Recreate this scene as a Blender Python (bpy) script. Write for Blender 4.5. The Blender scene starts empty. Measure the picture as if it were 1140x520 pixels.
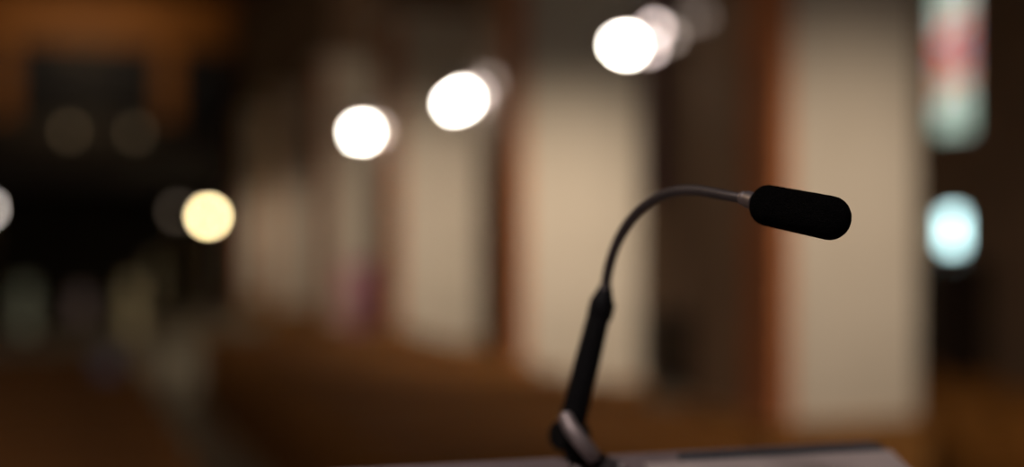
import bpy, bmesh, math, random
from mathutils import Vector, Matrix
random.seed(7)
S = bpy.context.scene
COL = S.collection
R = math.radians

# ---------------------------------------------------------------- camera, world, exposure
CAM = Vector((0.0, 0.0, 2.30))
YAW = R(17.9)
FWD = Vector((math.sin(YAW), math.cos(YAW), 0)); RGT = Vector((math.cos(YAW), -math.sin(YAW), 0)); UP = Vector((0, 0, 1))
F = 50 / 36 * 1140.0
cd = bpy.data.cameras.new('camera'); cd.lens = 50; cd.sensor_width = 36; cd.sensor_fit = 'HORIZONTAL'
cd.clip_start = 0.05; cd.clip_end = 200
cd.dof.use_dof = True; cd.dof.focus_distance = 1.005; cd.dof.aperture_fstop = 1.40; cd.dof.aperture_ratio = 1.0
cam = bpy.data.objects.new('camera', cd); COL.objects.link(cam)
cam.location = CAM; cam.rotation_euler = (R(90), 0, -YAW)
S.camera = cam
W = bpy.data.worlds.new('world'); S.world = W; W.use_nodes = True
W.node_tree.nodes['Background'].inputs[0].default_value = (1.0, 0.8, 0.6, 1)
W.node_tree.nodes['Background'].inputs[1].default_value = 0.01
S.view_settings.view_transform = 'Standard'; S.view_settings.look = 'None'
S.view_settings.exposure = 0.0; S.view_settings.gamma = 1.0; S.view_settings.use_curve_mapping = False
S.cycles.use_denoising = True
S.cycles.use_adaptive_sampling = False
S.cycles.max_bounces = 6
S.cycles.sample_clamp_indirect = 4.0

WARM = (1.0, 0.79, 0.59)
def ray(px, py, d):
    """a point of the place, measured off the lens axis: bearing and height at distance d"""
    return CAM + FWD * d + RGT * ((px - 570) / F * d) + UP * ((260 - py) / F * d)

def lamp(name, kind, loc, energy, color=WARM, radius=0.05, aim=None, angle=90, blend=1.0, parent=None):
    l = bpy.data.lights.new(name, kind); l.energy = energy; l.color = color; l.shadow_soft_size = radius
    o = bpy.data.objects.new(name, l); COL.objects.link(o); o.location = loc
    if kind == 'SPOT':
        l.spot_size = R(angle); l.spot_blend = blend
        o.rotation_euler = (Vector(aim) - Vector(loc)).to_track_quat('-Z', 'Y').to_euler()
    if parent:
        o.parent = parent; o.location = Vector(loc) - parent.location
    return o

# ---------------------------------------------------------------- materials
def mat(name, c1, c2=None, scale=4.0, rough=0.6, metal=0.0, bump=0.0, stretch=(1, 1, 1), spec=0.5, detail=6, coords='Object', bscale=None):
    m = bpy.data.materials.new(name); m.use_nodes = True
    nt = m.node_tree; N = nt.nodes; L = nt.links; b = N['Principled BSDF']
    b.inputs['Roughness'].default_value = rough; b.inputs['Metallic'].default_value = metal
    b.inputs['Specular IOR Level'].default_value = spec
    tc = N.new('ShaderNodeTexCoord'); mp = N.new('ShaderNodeMapping'); mp.inputs['Scale'].default_value = stretch
    L.new(tc.outputs[coords], mp.inputs['Vector'])
    n = N.new('ShaderNodeTexNoise'); n.inputs['Scale'].default_value = scale; n.inputs['Detail'].default_value = detail
    L.new(mp.outputs['Vector'], n.inputs['Vector'])
    r = N.new('ShaderNodeValToRGB'); r.color_ramp.elements[0].position = 0.3; r.color_ramp.elements[1].position = 0.7
    c2 = c2 or tuple(x * 0.8 for x in c1)
    r.color_ramp.elements[0].color = (*c2, 1); r.color_ramp.elements[1].color = (*c1, 1)
    L.new(n.outputs['Fac'], r.inputs['Fac']); L.new(r.outputs['Color'], b.inputs['Base Color'])
    if bump:
        n2 = N.new('ShaderNodeTexNoise'); n2.inputs['Scale'].default_value = bscale or scale * 3
        L.new(mp.outputs['Vector'], n2.inputs['Vector'])
        bp = N.new('ShaderNodeBump'); bp.inputs['Strength'].default_value = bump; bp.inputs['Distance'].default_value = 0.01
        L.new(n2.outputs['Fac'], bp.inputs['Height']); L.new(bp.outputs['Normal'], b.inputs['Normal'])
    return m
def glow(name, color, strength):
    m = bpy.data.materials.new(name); m.use_nodes = True
    b = m.node_tree.nodes['Principled BSDF']; b.inputs['Base Color'].default_value = (*color, 1)
    b.inputs['Emission Color'].default_value = (*color, 1); b.inputs['Emission Strength'].default_value = strength
    return m
M = {}
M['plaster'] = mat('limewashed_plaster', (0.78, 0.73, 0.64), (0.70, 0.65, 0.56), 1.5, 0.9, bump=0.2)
M['sandstone'] = mat('red_sandstone', (0.66, 0.26, 0.11), (0.54, 0.20, 0.08), 3, 0.85, bump=0.3)
M['side_shade_brown'] = mat('shaded_side_brown', (0.44, 0.31, 0.21), (0.36, 0.25, 0.17), 2, 0.9, bump=0.2)  # darker brown for the shaded side of the piers
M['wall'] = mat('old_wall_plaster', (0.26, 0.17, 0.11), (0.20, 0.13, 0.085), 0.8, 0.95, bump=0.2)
M['endwall'] = mat('dark_end_wall', (0.10, 0.08, 0.055), (0.06, 0.05, 0.035), 0.8, 0.95)
M['stone_floor'] = mat('stone_floor', (0.30, 0.26, 0.21), (0.22, 0.19, 0.15), 2, 0.55, bump=0.1)
M['ceiling'] = mat('dark_ceiling_boards', (0.10, 0.06, 0.035), (0.06, 0.035, 0.02), 2, 0.8, stretch=(8, 1, 1))
M['pew_wood'] = mat('brown_pew_wood', (0.30, 0.125, 0.024), (0.14, 0.055, 0.010), 3, 0.6, stretch=(0.6, 6, 6), spec=0.25)
M['panel_wood'] = mat('oak_panelling', (0.36, 0.17, 0.045), (0.24, 0.11, 0.028), 3, 0.6, stretch=(5, 5, 0.5))
M['dark_wood'] = mat('dark_wood', (0.035, 0.02, 0.012), (0.02, 0.012, 0.008), 3, 0.5, stretch=(5, 5, 0.5))
M['organ_wood'] = mat('honey_organ_wood', (0.58, 0.23, 0.045), (0.34, 0.12, 0.02), 1.2, 0.5, stretch=(1, 1, 4))
M['pipe'] = mat('dull_organ_pipe', (0.05, 0.055, 0.075), (0.03, 0.035, 0.05), 3, 0.4, metal=0.6)
M['metal_dark'] = mat('black_lamp_metal', (0.03, 0.03, 0.03), None, 8, 0.4, metal=0.8)
M['cord'] = mat('black_cord', (0.02, 0.02, 0.02), None, 8, 0.7)
M['brass'] = mat('aged_brass', (0.45, 0.36, 0.2), (0.35, 0.27, 0.14), 8, 0.4, metal=0.9)
M['lead'] = mat('window_lead', (0.04, 0.04, 0.04), None, 8, 0.6)
M['pink'] = mat('pink_purple_cloth', (0.66, 0.32, 0.40), (0.50, 0.22, 0.32), 2.5, 0.9)
M['purple'] = mat('purple_cloth', (0.12, 0.05, 0.10), (0.09, 0.035, 0.08), 2.5, 0.9)
M['pale_green'] = mat('pale_green_paper', (0.55, 0.62, 0.52), (0.42, 0.50, 0.42), 5, 0.8)
M['cream_paper'] = mat('cream_paper', (0.75, 0.66, 0.42), (0.6, 0.52, 0.33), 5, 0.8)
M['rose_paper'] = mat('greyish_rose_paper', (0.45, 0.36, 0.38), (0.34, 0.27, 0.3), 5, 0.8)
M['blue'] = mat('slate_blue_card', (0.30, 0.34, 0.52), (0.22, 0.26, 0.42), 6, 0.7)
M['leather'] = mat('grey_lectern_leather', (0.16, 0.125, 0.13), (0.12, 0.095, 0.10), 20, 0.55, bump=0.25, bscale=220)
M['lectern_wood'] = mat('lectern_dark_wood', (0.10, 0.05, 0.025), (0.06, 0.03, 0.015), 5, 0.5, stretch=(5, 5, 0.6))
M['folder'] = mat('blue_black_folder', (0.03, 0.034, 0.042), (0.022, 0.026, 0.034), 20, 0.6)
M['sheet'] = mat('sheet_of_paper', (0.33, 0.28, 0.275), (0.29, 0.245, 0.24), 20, 0.8)
M['foam'] = mat('black_acoustic_foam', (0.006, 0.0055, 0.006), (0.002, 0.002, 0.0022), 500, 1.0, bump=1.0, bscale=900, spec=0.03)
M['neck'] = mat('satin_grey_gooseneck', (0.11, 0.095, 0.10), (0.08, 0.07, 0.075), 40, 0.42, metal=0.7)
M['ring'] = mat('brushed_ring_metal', (0.36, 0.32, 0.34), (0.28, 0.25, 0.27), 60, 0.45, metal=0.9)
M['black'] = mat('matt_black_plastic', (0.006, 0.006, 0.007), (0.004, 0.004, 0.005), 60, 0.6, bump=0.1, spec=0.12)
M['lever_metal'] = mat('dull_worn_steel', (0.34, 0.29, 0.30), (0.26, 0.22, 0.22), 60, 0.6, metal=0.8)
M['chrome'] = mat('worn_chrome', (0.62, 0.55, 0.55), (0.50, 0.44, 0.45), 60, 0.35, metal=0.85)
M['bulb'] = glow('white_lit_lens', (1.0, 0.93, 0.80), 60)
M['bulb_mid'] = glow('paler_lit_lens', (1.0, 0.80, 0.74), 9)
M['bulb_low'] = glow('dimly_lit_lens', (1.0, 0.80, 0.68), 1.7)
M['bulb_faint'] = glow('faintly_lit_lens', (1.0, 0.80, 0.68), 0.5)
M['globe'] = glow('cream_lit_globe', (1.0, 0.80, 0.42), 34)
M['globe_grey'] = glow('greyish_lit_globe', (1.0, 0.88, 0.78), 9)
M['globe_dim'] = glow('dim_lit_globe', (1.0, 0.78, 0.6), 0.45)
M['candle_glow'] = glow('faint_candle_glow', (1.0, 0.75, 0.45), 0.28)
M['bulb_half'] = glow('half_lit_lens', (1.0, 0.80, 0.68), 5.0)

def stained(name, stops, strength, scale):
    m = bpy.data.materials.new(name); m.use_nodes = True
    nt = m.node_tree; N = nt.nodes; L = nt.links; b = N['Principled BSDF']
    tc = N.new('ShaderNodeTexCoord'); sp = N.new('ShaderNodeSeparateXYZ'); L.new(tc.outputs['Object'], sp.inputs[0])
    v = N.new('ShaderNodeTexVoronoi'); v.inputs['Scale'].default_value = scale; L.new(tc.outputs['Object'], v.inputs['Vector'])
    sc = N.new('ShaderNodeSeparateColor'); L.new(v.outputs['Color'], sc.inputs[0])
    # the pane picked from the pattern depends on its own height in the design, plus a per-pane variation
    ma = N.new('ShaderNodeMath'); ma.operation = 'MULTIPLY_ADD'; L.new(sc.outputs[0], ma.inputs[0]); ma.inputs[1].default_value = 0.42; L.new(sp.outputs[2], ma.inputs[2])
    mr = N.new('ShaderNodeMapRange'); mr.inputs['From Min'].default_value = 0.0; mr.inputs['From Max'].default_value = 3.0
    L.new(ma.outputs[0], mr.inputs['Value'])
    r = N.new('ShaderNodeValToRGB'); r.color_ramp.interpolation = 'CONSTANT'
    e = r.color_ramp.elements
    e[0].position = stops[0][0]; e[0].color = (*stops[0][1], 1); e[1].position = stops[1][0]; e[1].color = (*stops[1][1], 1)
    for p, c in stops[2:]:
        q = e.new(p); q.color = (*c, 1)
    L.new(mr.outputs['Result'], r.inputs['Fac'])
    L.new(r.outputs['Color'], b.inputs['Emission Color']); L.new(r.outputs['Color'], b.inputs['Base Color'])
    b.inputs['Emission Strength'].default_value = strength
    return m
GR, GW, RD, PK, YE, LV = (0.42, 0.62, 0.50), (0.80, 0.92, 0.82), (0.95, 0.14, 0.06), (0.85, 0.30, 0.20), (0.70, 0.66, 0.42), (0.50, 0.46, 0.55)
M['stained'] = stained('stained_glass', [(0.0, GW), (0.06, GR), (0.12, GW), (0.17, GR), (0.21, GW), (0.25, PK), (0.30, YE), (0.33, PK), (0.37, LV), (0.41, RD), (0.47, GW), (0.51, PK), (0.54, GW), (0.62, GR), (0.75, LV), (0.82, GW)], 1.0, 4.5)
M['clear'] = glow('pale_blue_clear_glass', (0.62, 0.93, 0.95), 5.0)

# ---------------------------------------------------------------- mesh helpers
def box(bm, x0, x1, y0, y1, z0, z1, bev=0.0):
    vs = [bm.verts.new(p) for p in ((x0,y0,z0),(x1,y0,z0),(x1,y1,z0),(x0,y1,z0),(x0,y0,z1),(x1,y0,z1),(x1,y1,z1),(x0,y1,z1))]
    fs = [bm.faces.new([vs[i] for i in q]) for q in ((3,2,1,0),(4,5,6,7),(0,1,5,4),(1,2,6,5),(2,3,7,6),(3,0,4,7))]
    if bev:
        es = list({e for f in fs for e in f.edges})
        bmesh.ops.bevel(bm, geom=es, offset=bev, segments=2, affect='EDGES', profile=0.6)
def lathe(bm, prof, c=(0, 0, 0), axis=(0, 0, 1), seg=24):
    """prof: (radius, height along axis); closes its own ends"""
    q = Vector(axis).normalized().to_track_quat('Z', 'Y'); c = Vector(c); rings = []
    for r, h in prof:
        if r < 1e-5: rings.append([bm.verts.new(c + q @ Vector((0, 0, h)))])
        else: rings.append([bm.verts.new(c + q @ Vector((r*math.cos(2*math.pi*k/seg), r*math.sin(2*math.pi*k/seg), h))) for k in range(seg)])
    for a, b in zip(rings, rings[1:]):
        for k in range(seg):
            j = (k + 1) % seg
            if len(a) == 1 and len(b) == 1: continue
            if len(a) == 1: bm.faces.new((a[0], b[k], b[j]))
            elif len(b) == 1: bm.faces.new((a[k], a[j], b[0]))
            else: bm.faces.new((a[k], a[j], b[j], b[k]))
    if len(rings[0]) > 1: bm.faces.new(rings[0][::-1])
    if len(rings[-1]) > 1: bm.faces.new(rings[-1])
def tube(bm, pts, rad, seg=14):
    pts = [Vector(p) for p in pts]; rs = rad if isinstance(rad, (list, tuple)) else [rad]*len(pts)
    rings = []; u = None
    for i, p in enumerate(pts):
        t = (pts[min(i+1, len(pts)-1)] - pts[max(i-1, 0)]).normalized()
        if u is None: u = t.orthogonal().normalized()
        u = (u - t*u.dot(t)).normalized(); v = t.cross(u)
        rings.append([bm.verts.new(p + (u*math.cos(2*math.pi*k/seg) + v*math.sin(2*math.pi*k/seg))*rs[i]) for k in range(seg)])
    for a, b in zip(rings, rings[1:]):
        for k in range(seg):
            j = (k+1) % seg; bm.faces.new((a[k], a[j], b[j], b[k]))
    bm.faces.new(rings[0][::-1]); bm.faces.new(rings[-1])
def prism(bm, prof, axis, a, b):
    """extrude a closed outline along x (outline in y,z), y (x,z) or z (x,y)"""
    def P(u, v, w):
        return {'x': (w, u, v), 'y': (u, w, v), 'z': (u, v, w)}[axis]
    A = [bm.verts.new(P(u, v, a)) for u, v in prof]; B = [bm.verts.new(P(u, v, b)) for u, v in prof]
    bm.faces.new(A[::-1]); bm.faces.new(B)
    for i in range(len(prof)):
        j = (i+1) % len(prof); bm.faces.new((A[i], A[j], B[j], B[i]))
def obj(name, bm, m, parent=None, loc=None, smooth=False):
    bmesh.ops.recalc_face_normals(bm, faces=bm.faces)
    me = bpy.data.meshes.new(name); bm.to_mesh(me); bm.free()
    me.materials.append(M[m] if isinstance(m, str) else m)
    if smooth:
        me.shade_smooth()
        me.set_sharp_from_angle(angle=R(35))
    o = bpy.data.objects.new(name, me); COL.objects.link(o)
    if parent: o.parent = parent
    if loc is not None: o.location = loc
    return o
def NB(): return bmesh.new()
def thing(name, label, cat, loc=(0, 0, 0), rz=0, group=None):
    o = bpy.data.objects.new(name, None); COL.objects.link(o); o.location = loc; o.rotation_euler = (0, 0, rz)
    o.empty_display_size = 0.1
    return tag(o, label, cat, group)
def tag(o, label, cat, group=None):
    o['label'] = label; o['category'] = cat
    if group: o['group'] = group
    return o
def struct(name, bm, m):
    o = obj(name, bm, m); o['kind'] = 'structure'; return o
def dup(root, loc, label, rz=None):
    r = root.copy(); COL.objects.link(r); r.location = loc; r['label'] = label
    if rz is not None: r.rotation_euler = (0, 0, rz)
    for ch in list(root.children):
        c = ch.copy(); COL.objects.link(c); c.parent = r
        for g in list(ch.children):
            d = g.copy(); COL.objects.link(d); d.parent = c
    return r

# ---------------------------------------------------------------- the church shell
XL, XR, YE_, ZC = -4.2, 9.5, 52.0, 11.0
b = NB(); box(b, XL-.3, XR+.3, -6, YE_+.3, -.2, 0); struct('floor', b, 'stone_floor')
b = NB(); box(b, XL-.3, XR+.3, -6, YE_+.3, ZC, ZC+.2)
for k in range(18): box(b, XL, XR, -4+3.1*k, -3.72+3.1*k, ZC-.35, ZC)
struct('ceiling', b, 'ceiling')
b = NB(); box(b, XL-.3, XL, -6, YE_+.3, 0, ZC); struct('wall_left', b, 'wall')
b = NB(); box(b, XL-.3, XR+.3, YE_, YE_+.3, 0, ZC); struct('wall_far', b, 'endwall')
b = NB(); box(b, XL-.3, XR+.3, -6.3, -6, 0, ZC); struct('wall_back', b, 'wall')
# right aisle wall with its two window openings: wall pieces around the holes
WY0, WY1 = 13.20, 14.02; SY0, SY1 = 13.36, 13.84; WZ = 3.40; SZ0, SZ1 = 2.13, 2.54
b = NB()
box(b, XR, XR+.45, -6, WY0, 0, ZC); box(b, XR, XR+.45, WY1, YE_+.3, 0, ZC)
box(b, XR, XR+.45, WY0, WY1, 0, SZ0); box(b, XR, XR+.45, WY0, SY0, SZ0, SZ1); box(b, XR, XR+.45, SY1, WY1, SZ0, SZ1)
box(b, XR, XR+.45, WY0, WY1, SZ1, WZ); box(b, XR, XR+.45, WY0, WY1, WZ+3.74, ZC)
struct('wall_right', b, 'wall')
# chancel platform with its steps
b = NB(); box(b, XL, 5.0, -6, 2.6, 0, .9)
for k in range(4): box(b, XL, 5.0, 2.6+.32*k, 2.6+.32*(k+1), 0, .9-.18*(k+1))
struct('floor_chancel', b, 'stone_floor')

# stained lancet window
w = thing('window_1', 'tall narrow stained glass lancet window of red and pale green panes in the right aisle wall', 'window', (XR+.12, (WY0+WY1)/2, WZ)); w['kind'] = 'structure'
hw = (WY1-WY0)/2
b = NB(); box(b, 0, .02, -hw+.03, hw-.03, .03, 3.71); obj('stained_glass', b, 'stained', w)
b = NB(); box(b, -.03, .05, -hw, -hw+.035, 0, 3.74); box(b, -.03, .05, hw-.035, hw, 0, 3.74); box(b, -.03, .05, -hw, hw, 0, .035); box(b, -.03, .05, -hw, hw, 3.705, 3.74)
obj('window_frame', b, 'lead', w)
b = NB()
for k in range(1, 8): box(b, -.015, 0, -hw+.03, hw-.03, .46*k, .46*k+.012)
box(b, -.015, 0, -.006, .006, .03, 3.7); obj('lead_bars', b, 'lead', w)
w = thing('window_2', 'small pale blue clear glass window low under the stained glass window', 'window', (XR+.12, (SY0+SY1)/2, SZ0)); w['kind'] = 'structure'
b = NB(); box(b, 0, .02, -.23, .23, .01, .40); obj('pane', b, 'clear', w)
b = NB(); box(b, -.02, .04, -.24, -.23, 0, .41); box(b, -.02, .04, .23, .24, 0, .41); box(b, -.02, .04, -.24, .24, 0, .01); box(b, -.02, .04, -.24, .24, .40, .41); obj('window_frame', b, 'lead', w)

# arcade: square piers, then the wall on pointed-round arches above them
PX = 5.0; PW = 1.5; P0 = 9.2; SP = 6.08
pier_y = [P0 + SP*k for k in range(-1, 7)]
pier_names = {0: 'big pale plastered pier nearest the camera with red stone corner, behind the microphone head',
 1: 'pale plastered pier with red stone corner behind the bend of the gooseneck',
 2: 'pale plastered pier beyond, left of the microphone stem, below the middle cluster of lights',
 3: 'distant pale plastered pier right behind the pink banner, below the leftmost white spotlight',
 4: 'distant plastered pier just beyond the one with the pink banner',
 5: 'far plastered pier by the gallery front, right of the cream globe lamp',
 6: 'farthest plastered pier of the row, behind the front of the organ gallery'}
ZS = 5.6
for k, y in enumerate(pier_y):
    i = k-1
    w_ = 1.16 if i == 0 else PW
    p = thing('pier', pier_names.get(i, 'plastered arcade pier closest to the chancel steps, outside the view'), 'pillar', (PX, y, 0), 0, 'piers of the arcade')
    if i < 0:
        w_ = PW
    d_ = w_ + .25 if i == 0 else PW
    b = NB(); box(b, .02, w_, 0, d_, 0, ZS, .02); obj('shaft', b, 'plaster', p)
    b = NB()   # red sandstone quoin strip on the nave-side front corner, in blocks
    for q in range(14): box(b, -.012, .105, -.015, .50 + (.03 if q % 2 else 0), .4*q+.003, .4*q+.397, .006)
    obj('corner_strip', b, 'sandstone', p)
    b = NB(); box(b, -.004, .02, .54, d_, .6, ZS); obj('side_shade', b, 'side_shade_brown', p)  # nave side of the pier: its shade is put into this brown colour
    b = NB(); hs = .93 if i == 0 else .58; box(b, -.06, w_+.06, -.06, d_+.06, 0, hs-.05, .02); box(b, -.08, w_+.08, -.08, d_+.08, hs-.05, hs, .01); obj('wood_skirting', b, 'panel_wood', p)
    b = NB(); box(b, -.08, w_+.08, -.08, d_+.08, ZS, ZS+.12, .03); obj('capital', b, 'plaster', p)
# arcade wall: outline in (y, z)
prof = [(-6, ZC), (-6, ZS+.121)]
for k, y in enumerate(pier_y):
    a0 = (pier_y[k-1] + PW) if k else -5.5
    c = (a0 + y)/2; r = (y - a0)/2; hgt = 2.6
    for j in range(0, 13):
        t = math.pi - math.pi*j/12
        prof.append((c + r*math.cos(t), ZS+.121 + hgt*math.sin(t)))
prof += [(YE_, ZS+.121), (YE_, ZC)]
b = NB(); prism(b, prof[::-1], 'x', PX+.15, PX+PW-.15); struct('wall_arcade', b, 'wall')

# ---------------------------------------------------------------- rails of spotlights hung in the arches
def head(root, dy, m, z=0, rad=.075, dx=0, back=False):
    """a spotlight head: can, yoke and lens turned to the chancel (or away)"""
    s = 1 if back else -1
    c = Vector((dx, dy, z)); ax = Vector((-.30, s*.95, -.22)).normalized()
    b = NB(); lathe(b, [(rad*.7, -.16), (rad*1.02, -.13), (rad*1.05, 0.0), (rad*.98, 0.0), (rad*.98, -.012), (0, -.012)], c, ax, 20); h = obj('spotlight_head', b, 'metal_dark', root, smooth=True)
    b = NB(); lathe(b, [(rad*.95, -.008), (rad*.9, .012), (rad*.6, .03), (0, .038)], c, ax, 20); obj('lens', b, m, h, smooth=True)
    b = NB(); tube(b, [c + Vector((0, 0, .05)), c + Vector((0, 0, .20)) - Vector((0, 0, z))], .012, 8); obj('bracket', b, 'metal_dark', h)
def rail(y, label, heads, length, y0=0, back=False, z=3.97):
    t = thing('spotlight_rail', label, 'spotlight', (PX - .15, y, z), 0, 'spotlight rails under the arches')
    b = NB(); box(b, -.02, .02, -length, .35, .19, .23, .005); obj('rail', b, 'metal_dark', t)
    for yy in (.1, -length+.2):
        b = NB(); tube(b, [(0, yy, .22), (0, yy, 3.6)], .006, 6); obj('hanging_cord', b, 'cord', t)
    for a in heads: head(t, *a, back=back)
    return t
rail(6.0, 'spotlight rail under the first arch, beyond the right edge of the picture', [(0, 'metal_dark'), (.3, 'metal_dark')], 1.0)
rail(11.70, 'black rail with a glaring white double spotlight, highest and nearest of the lights', [(0, 'bulb', 0, .078), (.17, 'bulb', .03, .055), (-.62, 'bulb_mid', .06, .048), (-.50, 'bulb_mid', -.08, .045), (-.92, 'bulb_low', -.04, .05), (-1.3, 'bulb_faint', .05, .05), (-1.55, 'bulb_faint', .03, .05)], 1.9)
rail(17.02, 'black rail with a white spotlight, between the highest and the lowest white lights', [(0, 'bulb', 0, .085), (.40, 'bulb', -.02, .075), (-.62, 'bulb_mid', .02, .058), (-.66, 'bulb_low', -.10, .06), (-1.12, 'bulb_low', .10, .065)], 1.8)
rail(23.2, 'black rail with a single round white spotlight, lowest and leftmost of the white lights', [(0, 'bulb', 0, .10), (-.25, 'bulb', 0, .09), (-1.15, 'bulb_half', -.04, .085)], 1.5)
for (y, tgt, e, az, cone) in ((6.0, 9.2, 350, 1.3, 86), (11.7, 15.3, 590, 1.1, 92), (17.0, 21.4, 620, 1.1, 90), (23.2, 27.4, 280, 1.0, 84), (30.0, 33.5, 210, .9, 84), (36.5, 39.6, 200, .9, 84)):
    lamp('spotlight_beam', 'SPOT', (PX-.02, y+.1, 3.95), e, WARM, .08, (PX+.7, tgt, az), cone, 1.0)

# ---------------------------------------------------------------- pews
PEWL = 2.8
def make_pew(length, label):
    t = thing('church_pew', label, 'pew', (0, 0, 0), 0, 'rows of wooden pews')
    b = NB()
    for k in range(5): prism(b, [(.30+.018*k, .46+.09*k), (.325+.018*k, .46+.09*k), (.343+.018*k, .545+.09*k), (.318+.018*k, .545+.09*k)], 'x', .04, length-.04)
    obj('backrest', b, 'pew_wood', t)
    b = NB(); box(b, .03, length-.03, .375, .475, .89, .925, .008); obj('top_rail', b, 'pew_wood', t)
    b = NB(); box(b, .04, length-.04, -.08, .33, .42, .45, .006); obj('seat', b, 'pew_wood', t)
    b = NB(); box(b, .04, length-.04, .42, .58, .74, .762, .004); obj('book_ledge', b, 'pew_wood', t)
    b = NB(); box(b, .04, length-.04, .50, .66, .14, .17, .006); box(b, .3, .34, .52, .64, 0, .14); box(b, length-.34, length-.30, .52, .64, 0, .14); obj('kneeler', b, 'pew_wood', t)
    out = [(-.12, 0), (-.12, .40), (-.10, .62), (-.02, .66), (.12, .64), (.26, .72), (.34, .90), (.40, .96), (.47, .96), (.50, .90), (.49, .70), (.44, .45), (.47, .2), (.47, 0)]
    for x in (0, length-.045):
        b = NB(); prism(b, out, 'x', x, x+.045); obj('pew_end', b, 'pew_wood', t)
    return t
ordn = ['first', 'second', 'third', 'fourth', 'fifth', 'sixth', 'seventh', 'eighth', 'ninth', 'tenth', 'eleventh', 'twelfth', 'thirteenth', 'fourteenth', 'fifteenth']
ROWS = 15; Y0 = 6.2; DY = .95
pr = make_pew(2.93, 'x'); pl = make_pew(3.98, 'x'); pa = make_pew(1.9, 'x')
for k in range(ROWS):
    y = Y0 + DY*k; o_ = ordn[k]
    lab = 'brown wooden church pew right of the stone aisle, %s row from the chancel' % o_
    if k == 0: pr.location = (1.94, y, 0); pr['label'] = lab
    else: dup(pr, (1.94, y, 0), lab)
    lab = 'reddish brown wooden church pew left of the stone aisle, %s row from the chancel' % o_
    if k > 11: continue
    if k == 0: pl.location = (-3.15, y, 0); pl['label'] = lab
    else: dup(pl, (-3.15, y, 0), lab)
    lab = 'short wooden pew in the right side aisle behind the piers, %s row from the chancel' % o_
    if k > 6: continue
    if k == 0: pa.location = (6.75, y+1.2, 0); pa['label'] = lab
    else: dup(pa, (6.75, y+1.2, 0), lab)

# ---------------------------------------------------------------- organ gallery at the far end
g = thing('organ_gallery', 'dark wooden gallery carrying the organ at the far end of the nave', 'gallery', (0, 40, -.0))
b = NB(); box(b, XL+.02, PX-.12, 0, 5, 3.60, 3.85); obj('gallery_floor', b, 'dark_wood', g)
b = NB(); box(b, XL+.02, PX-.12, -.08, .04, 3.85, 4.60, .02); box(b, XL+.02, PX-.12, -.14, .08, 4.60, 4.68, .02)
for k in range(13): box(b, XL+.2+.7*k, XL+.32+.7*k, -.12, -.06, 3.87, 4.58)
obj('parapet', b, 'dark_wood', g)
for x in (-2.6, 4.4):
    b = NB(); lathe(b, [(.22, 0), (.22, .15), (.15, .25), (.13, 3.3), (.2, 3.5), (.22, 3.595)], (x, .4, 0), seg=20); obj('gallery_post', b, 'dark_wood', g, smooth=True)
o = thing('pipe_organ', 'honey brown organ case with dull blue grey pipes above the dark gallery', 'organ', (0, 42, 3.855))
b = NB(); box(b, XL+.3, 4.9, -.3, 1.2, 3.9, 5.1, .04); box(b, XL+.2, 4.98, -.42, 1.2, 5.1, 5.3, .03); box(b, XL+.25, 4.95, -.36, 1.2, 3.77, 3.9, .02); obj('cornice', b, 'organ_wood', o)
for x in (-1.25, 3.15, -4.0 + .2):
    b = NB(); box(b, x-.28, x+.28, -.34, .3, 1.65, 3.77, .03); obj('case_post', b, 'organ_wood', o)
b = NB(); box(b, XL+.3, 4.9, .25, 1.2, 0, 3.77); obj('case_back', b, 'dark_wood', o)
b = NB(); box(b, XL+.3, 4.9, -.30, .24, 0, 1.63, .02); obj('impost', b, 'dark_wood', o)
for (xa, n) in ((-3.35, 7), (-.80, 14), (3.55, 5)):
    for k in range(n):
        x = xa + .26*k; hh = 1.9 + .2*math.cos(k*2*math.pi/max(n-1, 1))
        b = NB(); lathe(b, [(.03, 1.63), (.10, 1.9), (.105, 1.63+hh), (.09, 1.63+hh)], (x, .06, 0), seg=12); obj('organ_pipe', b, 'pipe', o, smooth=True)
lamp('organ_case_light', 'SPOT', (1.0, 36.5, 7.2), 230, (1, .72, .42), .2, (0.5, 42, 8.2), 110, 1.0)

# ---------------------------------------------------------------- globe lamps and small glows far down the nave
def globe_lamp(px, py, d, m, label, r=.11):
    p = ray(px, py, d)
    t = thing('standing_globe_lamp', label, 'lamp', (p.x, p.y, 0), 0, 'globe lamps on posts at the far end')
    b = NB(); lathe(b, [(.2, 0), (.2, .03), (.05, .07), (.022, .15), (.022, p.z-r-.04), (.06, p.z-r-.02), (.06, p.z-r+.01)], seg=18); obj('lamp_post', b, 'brass', t, smooth=True)
    b = NB(); bmesh.ops.create_uvsphere(b, u_segments=20, v_segments=12, radius=r, matrix=Matrix.Translation((0, 0, p.z))); obj('glass_globe', b, m, t, smooth=True)
    return t
gl = globe_lamp(232, 241, 34.5, 'globe', 'bright cream globe lamp on a slim post at the far end of the nave', .12)
lamp('globe_light', 'POINT', ray(232, 241, 34.5), 60, (1, .85, .6), .14)
globe_lamp(198, 236, 37.5, 'globe_dim', 'dim globe lamp just left of and behind the bright cream one', .12)
globe_lamp(-15, 233, 33, 'globe_grey', 'greyish white globe lamp at the left edge of the picture', .11)
# two dim candle lamps on the gallery front
for px, lab in ((77, 'dim candle lamp on the gallery parapet, the left one of two'), (151, 'dim candle lamp on the gallery parapet, the right one of two')):
    p = ray(px, 158, 38.6)
    t = thing('candle_lamp', lab, 'lamp', (p.x, 39.97, 4.68), 0, 'candle lamps on the gallery')
    b = NB(); lathe(b, [(.08, 0), (.08, .02), (.03, .05), (.025, .2), (.06, .22)], seg=12); obj('lamp_base', b, 'brass', t, smooth=True)
    b = NB(); lathe(b, [(.06, .22), (.10, .32), (.10, .42), (.05, .5), (0, .52)], seg=14); obj('glass_shade', b, 'candle_glow', t, smooth=True)

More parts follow.
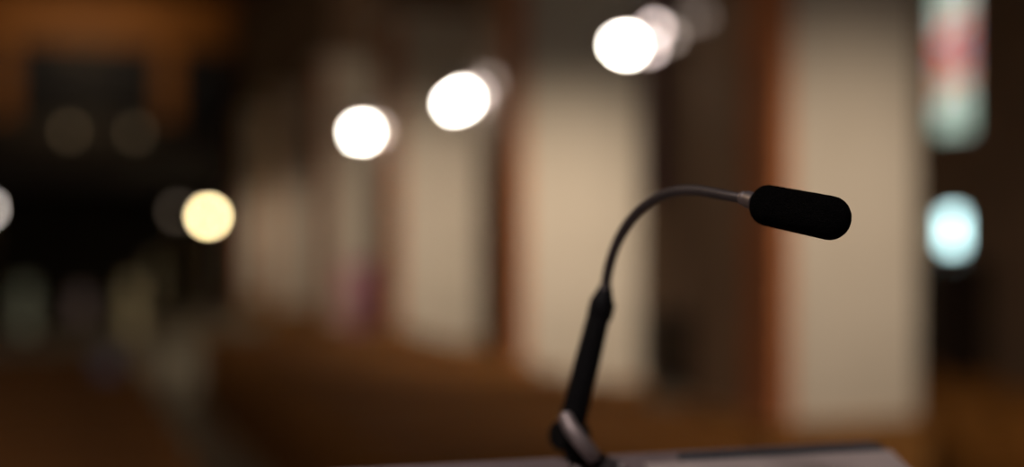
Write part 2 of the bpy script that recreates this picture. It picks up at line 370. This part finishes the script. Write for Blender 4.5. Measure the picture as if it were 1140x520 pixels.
# ---------------------------------------------------------------- boards and banner at the back of the nave
def board(px, py, d, w_, h, m, name, label, cat):
    p = ray(px, py, d)
    t = thing(name, label, cat, (p.x, p.y, 0), 0)
    b = NB(); box(b, -w_/2, w_/2, -.02, .02, p.z-h/2, p.z+h/2, .004); obj('paper_panel', b, m, t)
    b = NB(); z0, z1 = p.z-h/2, p.z+h/2
    box(b, -w_/2-.03, -w_/2, -.03, .03, z0, z1); box(b, w_/2, w_/2+.03, -.03, .03, z0, z1); box(b, -w_/2-.03, w_/2+.03, -.03, .03, z1, z1+.03); box(b, -w_/2-.03, w_/2+.03, -.03, .03, z0-.03, z0); obj('frame', b, 'dark_wood', t)
    for s in (-1, 1):
        b = NB(); box(b, s*w_/2-.02, s*w_/2+.02, -.02, .02, 0.04, z0-.03); box(b, s*w_/2-.02, s*w_/2+.02, -.22, .22, 0, .04, .005); obj('leg', b, 'dark_wood', t)
    return t
board(28, 343, 26, .24, .95, 'pale_green', 'notice_board', 'narrow pale green notice board standing left at the back of the nave', 'notice board')
board(90, 340, 27, .28, .50, 'rose_paper', 'notice_board', 'small greyish rose notice board standing between the green and cream boards', 'notice board')
board(147, 343, 26, .24, 1.05, 'cream_paper', 'notice_board', 'cream yellow notice board standing beside the stone aisle', 'notice board')
lamp('back_nave_light', 'SPOT', (.8, 20.5, 9.5), 620, (1, .9, .7), .2, (.6, 26, 1.0), 40, 1.0)
p = ray(405, 340, 25.2)
t = thing('roll_up_banner', 'pink and purple roll-up banner standing before a distant pale pier', 'banner', (p.x, p.y, 0))
b = NB(); box(b, -.36, .36, -.008, .008, .1, 1.75); obj('banner_cloth', b, 'pink', t)
b = NB(); box(b, -.40, .40, -.08, .08, 0, .10, .02); obj('banner_base', b, 'metal_dark', t)
b = NB(); tube(b, [(-.37, 0, 1.76), (.37, 0, 1.76)], .015, 8); obj('top_bar', b, 'metal_dark', t)
b = NB(); tube(b, [(0, .03, .1), (0, .03, 1.76)], .01, 8); obj('support_pole', b, 'metal_dark', t)
p = ray(173, 340, 24.5)
t = thing('processional_candle', 'slim pale candle pole standing in the stone aisle', 'candle stand', (p.x, p.y, 0))
b = NB(); lathe(b, [(.15, 0), (.15, .03), (.03, .08), (.02, 1.2), (.05, 1.22), (.05, 1.25)], seg=16); obj('stand', b, 'brass', t, smooth=True)
b = NB(); lathe(b, [(.035, 1.25), (.035, 1.85), (.01, 1.87)], seg=16); obj('candle', b, 'cream_paper', t, smooth=True)
# blue box on the top rail of a left-hand pew
t = thing('offertory_box', 'small slate blue box standing on a pew ledge left of the aisle', 'box', (.50, Y0+DY*8+.425, .927))
b = NB(); box(b, -.11, .11, -.045, .045, 0, .20, .006); obj('box_body', b, 'blue', t)
b = NB(); box(b, -.118, .118, -.05, .05, .20, .235, .006); obj('lid', b, 'blue', t)

# ---------------------------------------------------------------- side aisle furniture
t = thing('cupboard', 'black wooden cupboard against the aisle wall under the small bright window', 'cupboard', (9.15, 13.5, 0))
b = NB(); box(b, -.30, .34, -.62, .62, .08, 1.95, .01); box(b, -.34, .34, -.66, .66, 1.95, 2.02, .01); box(b, -.27, .3, -.58, .58, 0, .08); obj('body', b, 'dark_wood', t)
for s in (-1, 1):
    b = NB(); box(b, -.325, -.30, min(0.01*s, .59*s), max(.01*s, .59*s), .14, 1.9, .006); box(b, -.335, -.325, min(.1*s, .5*s), max(.1*s, .5*s), .3, 1.7, .006); d = obj('door', b, 'dark_wood', t)
    b = NB(); lathe(b, [(.012, 0), (.012, .02), (.022, .03), (0, .045)], (-.325, .06*s, 1.0), (-1, 0, 0), 12); obj('knob', b, 'brass', d, smooth=True)
t = thing('linen_chest', 'low dark wooden chest against the aisle wall between two piers', 'chest', (9.1, 20.0, 0))
b = NB(); box(b, -.4, .38, -1.2, 1.2, .1, 1.0, .01); obj('body', b, 'dark_wood', t)
b = NB(); box(b, -.44, .38, -1.25, 1.25, 1.0, 1.08, .015); obj('lid', b, 'dark_wood', t)
for (x, y) in ((-.36, -1.15), (-.36, 1.15), (.33, -1.15), (.33, 1.15)):
    b = NB(); box(b, x-.05, x+.05, y-.05, y+.05, 0, .1); obj('foot', b, 'dark_wood', t)
t = thing('wall_banner', 'long purple cloth banner hanging on the aisle wall beside the second pier', 'banner', (9.46, 21.6, 2.9))
b = NB()
n = 24
for k in range(n):
    y0, y1 = -.35+.7*k/n, -.35+.7*(k+1)/n
    f0, f1 = .02*math.sin(k*1.3), .02*math.sin((k+1)*1.3)
    vs = [b.verts.new(q) for q in ((-.03+f0, y0, 0), (-.03+f1, y1, 0), (-.03+f1, y1, 3.6), (-.03+f0, y0, 3.6), (-.015+f0, y0, 0), (-.015+f1, y1, 0), (-.015+f1, y1, 3.6), (-.015+f0, y0, 3.6))]
    for q in ((0,1,2,3), (7,6,5,4), (0,4,5,1), (3,2,6,7)): b.faces.new([vs[i] for i in q])
bmesh.ops.remove_doubles(b, verts=b.verts, dist=1e-4)
obj('banner_cloth', b, 'purple', t)
b = NB(); tube(b, [(-.03, -.45, 3.62), (-.03, .45, 3.62)], .02, 10); obj('banner_rod', b, 'brass', t)
for (x, y, z, e) in ((-2.6, 5.6, 5.8, 110), (-2.2, 16.0, 7.0, 60), (-2.2, 26.0, 7.0, 40)):  # unseen lamps, added as fill for pier sides, pews and upper wall
    t = thing('nave_fill_lamp', {5.6: 'added fill lamp with a brass bowl shade over the front left pews, above the view', 16.0: 'added fill lamp with a brass bowl shade over the rear left pews, above the view', 26.0: 'added fill lamp with a brass bowl shade over the empty rear nave, above the view'}[y], 'lamp', (x, y, z), 0, 'added nave fill lamps')
    b = NB(); lathe(b, [(.02, .25), (.05, .2), (.28, .08), (.33, 0), (.31, 0), (.26, .06), (.03, .17)], seg=28); obj('lamp_shade', b, 'brass', t, smooth=True)
    b = NB(); tube(b, [(0, 0, .22), (0, 0, 3.6)], .008, 8); obj('hanging_cord', b, 'cord', t)
    lamp('nave_fill_light', 'POINT', (x, y, z-.05), e, (1, .76, .5), .2)
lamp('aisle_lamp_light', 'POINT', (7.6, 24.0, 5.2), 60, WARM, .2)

# ---------------------------------------------------------------- unseen fill lamp added over the chancel to light microphone and lectern
t = thing('chancel_fill_lamp', 'added fill lamp with a brass bowl shade over the chancel behind the camera', 'lamp', (-1.2, -1.0, 5.2))
b = NB(); lathe(b, [(.02, .25), (.05, .2), (.28, .08), (.33, 0), (.31, 0), (.26, .06), (.03, .17)], seg=28); obj('lamp_shade', b, 'brass', t, smooth=True)
b = NB(); tube(b, [(0, 0, .22), (0, 0, 5.6)], .008, 8); obj('hanging_cord', b, 'cord', t)
b = NB(); bmesh.ops.create_uvsphere(b, u_segments=16, v_segments=10, radius=.09, matrix=Matrix.Translation((0, 0, .03))); obj('bulb', b, 'bulb', t, smooth=True)
lamp('chancel_fill_light', 'SPOT', (-1.2, -1.0, 5.1), 400, (1, .86, .80), .3, (-.4, 1.0, 1.5), 150, .6)

# ---------------------------------------------------------------- lectern (aligned with the nave, its top sloping to the reader)
E = ray(972, 488.5, 1.345)                          # far right corner of the desk
L = thing('lectern', 'lectern with a sloping grey leather-covered top in the foreground', 'lectern', (E.x-.39, E.y-.22, .9))
SL = R(22)
def desk(u, v, h=0):                             # u to the right from the left edge, v down the slope, h off the surface; in lectern space
    w0 = Vector((E.x-.78, E.y, E.z))
    return w0 + Vector((u, -math.cos(SL)*v, -math.sin(SL)*v)) + Vector((0, -math.sin(SL), math.cos(SL)))*h - L.location
def slab(bm, u0, u1, v0, v1, h0, h1, bev=0):
    tmp = bmesh.new(); box(tmp, u0, u1, -v1, -v0, h0, h1, bev)
    for v in tmp.verts: v.co = desk(v.co.x, -v.co.y, v.co.z)
    me = bpy.data.meshes.new('tmp'); tmp.to_mesh(me); tmp.free(); bm.from_mesh(me); bpy.data.meshes.remove(me)
b = NB(); slab(b, 0, .78, 0, .46, -.030, -.003, .004); obj('desk_board', b, 'lectern_wood', L)
b = NB(); slab(b, .004, .776, .004, .456, -.003, 0, .001); obj('leather_cover', b, 'leather', L)
b = NB(); slab(b, .02, .76, .445, .46, -.003, .018, .003); obj('book_stop', b, 'lectern_wood', L)
b = NB(); box(b, -.16, .16, -.13, .13, .06, 1.13, .01); obj('column', b, 'lectern_wood', L)
b = NB(); box(b, -.28, .28, -.24, .24, 0, .06, .012); obj('base', b, 'lectern_wood', L)
# things lying on it
def onto(name, m, lab, cat, bm):
    for v in bm.verts: v.co = v.co
    o = obj(name, bm, m); o.location = L.location; tag(o, lab, cat); return o
b = NB(); slab(b, .57, .775, .017, .30, .001, .006, .001); onto('folder', 'folder', 'thin blue-black folder lying under the pale sheet on the lectern top', 'folder', b)
b = NB(); slab(b, .53, .776, .035, .332, .0065, .0085, 0); onto('paper_sheet', 'sheet', 'pale pinkish sheet of paper lying on the right part of the lectern top', 'paper', b)

# ---------------------------------------------------------------- gooseneck microphone
base = ray(656, 511, 1.248)
base = Vector((base.x, E.y-.030, 0)); uu = base.x-(E.x-.78)
base = desk(uu, .034, 0) + L.location
T = thing('gooseneck_microphone', 'black gooseneck microphone with foam windscreen fixed on the far edge of the lectern', 'microphone', base)
def Q(px, py, d): return ray(px, py, d) - base
nrm = Vector((0, -math.sin(SL), math.cos(SL)))
b = NB(); lathe(b, [(.026, .0005), (.0265, .002), (.025, .004), (.015, .006), (.012, .010)], (0, 0, 0), nrm, 32); fl = obj('base_flange', b, 'neck', T, smooth=True)
for s in (-1, 1):
    c = Vector((.0205*s, 0, 0)) + nrm*.004
    b = NB(); lathe(b, [(.0038, 0), (.0038, .003), (.002, .0042), (0, .0042)], c, nrm, 12); obj('screw', b, 'chrome', fl, smooth=True)
# swivel: a barrel joint with a cheek plate
pv = Q(634, 484, 1.243)
b = NB(); tube(b, [Vector((0, 0, 0)) + nrm*.008, (pv + Vector((0, 0, -.016)))*.6, pv], [.0110, .0112, .0115], 20); obj('post', b, 'black', T, smooth=True)
b = NB(); lathe(b, [(0, -.0145), (.0115, -.014), (.0130, -.011), (.0130, .011), (.0115, .014), (0, .0145)], pv, RGT*.8 + FWD*.6, 28); jt = obj('swivel_joint', b, 'black', T, smooth=True)
lev = [Q(629, 463, 1.207), Q(634, 474, 1.201), Q(643, 487, 1.198), Q(653, 499, 1.201), Q(660, 508, 1.211)]
b = NB(); tube(b, [lev[0]+(lev[0]-lev[1])*.25]+lev+[lev[-1]+(lev[-1]-lev[-2])*.15], [.0028, .0060, .0069, .0073, .0073, .0067, .003], 16); obj('clamp_lever', b, 'lever_metal', T, smooth=True)
T.children[-1]['label'] = 'worn chrome clamp lever'
# stem
s0, s1 = Q(637, 470, 1.246), Q(671.5, 331, 1.227)
ax = (s1-s0); Ls = ax.length
b = NB(); lathe(b, [(0, -.012), (.0108, -.010), (.0118, 0), (.0112, Ls*.5), (.0101, Ls*.86), (.0105, Ls*.865), (.0105, Ls*.97), (.0088, Ls), (.0068, Ls+.006), (.0050, Ls+.011), (0, Ls+.011)], s0, ax, 28); stem = obj('stem', b, 'black', T, smooth=True)
# switch bump
mid = s0 + ax*.885 + RGT*.0090
b = NB(); tube(b, [mid - ax.normalized()*.009, mid - ax.normalized()*.006, mid + ax.normalized()*.006, mid + ax.normalized()*.009], [.0015, .0033, .0033, .0015], 12); obj('switch', b, 'black', stem, smooth=True)
# gooseneck along a smooth curve
ctrl = [Q(672, 330, 1.227), Q(674.5, 316, 1.222), Q(678.5, 295, 1.211), Q(688, 268, 1.194), Q(704, 242, 1.173), Q(725, 223.5, 1.149), Q(750, 213.5, 1.125), Q(775, 212, 1.102), Q(802, 216.5, 1.078), Q(830, 221.5, 1.057), Q(838, 223.5, 1.050)]
def cr(pts, n=16):
    out = []
    P = [pts[0]*2-pts[1]] + pts + [pts[-1]*2-pts[-2]]
    for i in range(1, len(P)-2):
        for j in range(n):
            t_ = j/n
            out.append(.5*((2*P[i]) + (P[i+1]-P[i-1])*t_ + (2*P[i-1]-5*P[i]+4*P[i+1]-P[i+2])*t_*t_ + (3*P[i]-P[i-1]-3*P[i+1]+P[i+2])*t_**3))
    return out + [pts[-1]]
cv = cr(ctrl, 40)
rad = [.0038 + .0006*(1-i/len(cv)) + .0002*math.cos(i*math.pi/1.5) for i in range(len(cv))]
b = NB(); tube(b, cv, rad, 16); obj('gooseneck', b, 'neck', T, smooth=True)
e1, e0 = cv[-1], cv[-30]
ad = (e1-e0).normalized()
b = NB(); lathe(b, [(.0042, -.013), (.0052, -.012), (.0056, -.0085), (.0048, -.007), (.0064, -.0055), (.0064, .004), (0, .004)], e1 - ad*.0005, ad, 28); obj('connector_ring', b, 'ring', T, smooth=True)
T.children[-1]['label'] = 'bright brushed metal ring'
# foam windscreen: rounded cylinder, slightly fuller at the front
w0, w1 = Q(841.5, 226, 1.055), Q(942.5, 246.5, 0.992)
ax = w1-w0; Lw = ax.length; r0, r1 = .0152, .0157
prof = [(0, 0)]
for j in range(1, 9):
    a = math.pi/2*j/8; prof.append((r0*math.sin(a)**.8, .012*(1-math.cos(a))))
for j in range(1, 20): prof.append((r0+(r1-r0)*j/20, .012+(Lw-.012-.0145)*j/20))
for j in range(0, 11):
    a = math.pi/2*j/10; prof.append((r1*math.cos(a), Lw-.0145+.0145*math.sin(a)))
prof[-1] = (0, Lw)
b = NB(); lathe(b, prof, w0, ax, 72)
rnd = random.Random(3)
for v in b.verts:
    v.co += Vector((rnd.uniform(-1, 1), rnd.uniform(-1, 1), rnd.uniform(-1, 1)))*.00012
obj('foam_windscreen', b, 'foam', T, smooth=True)
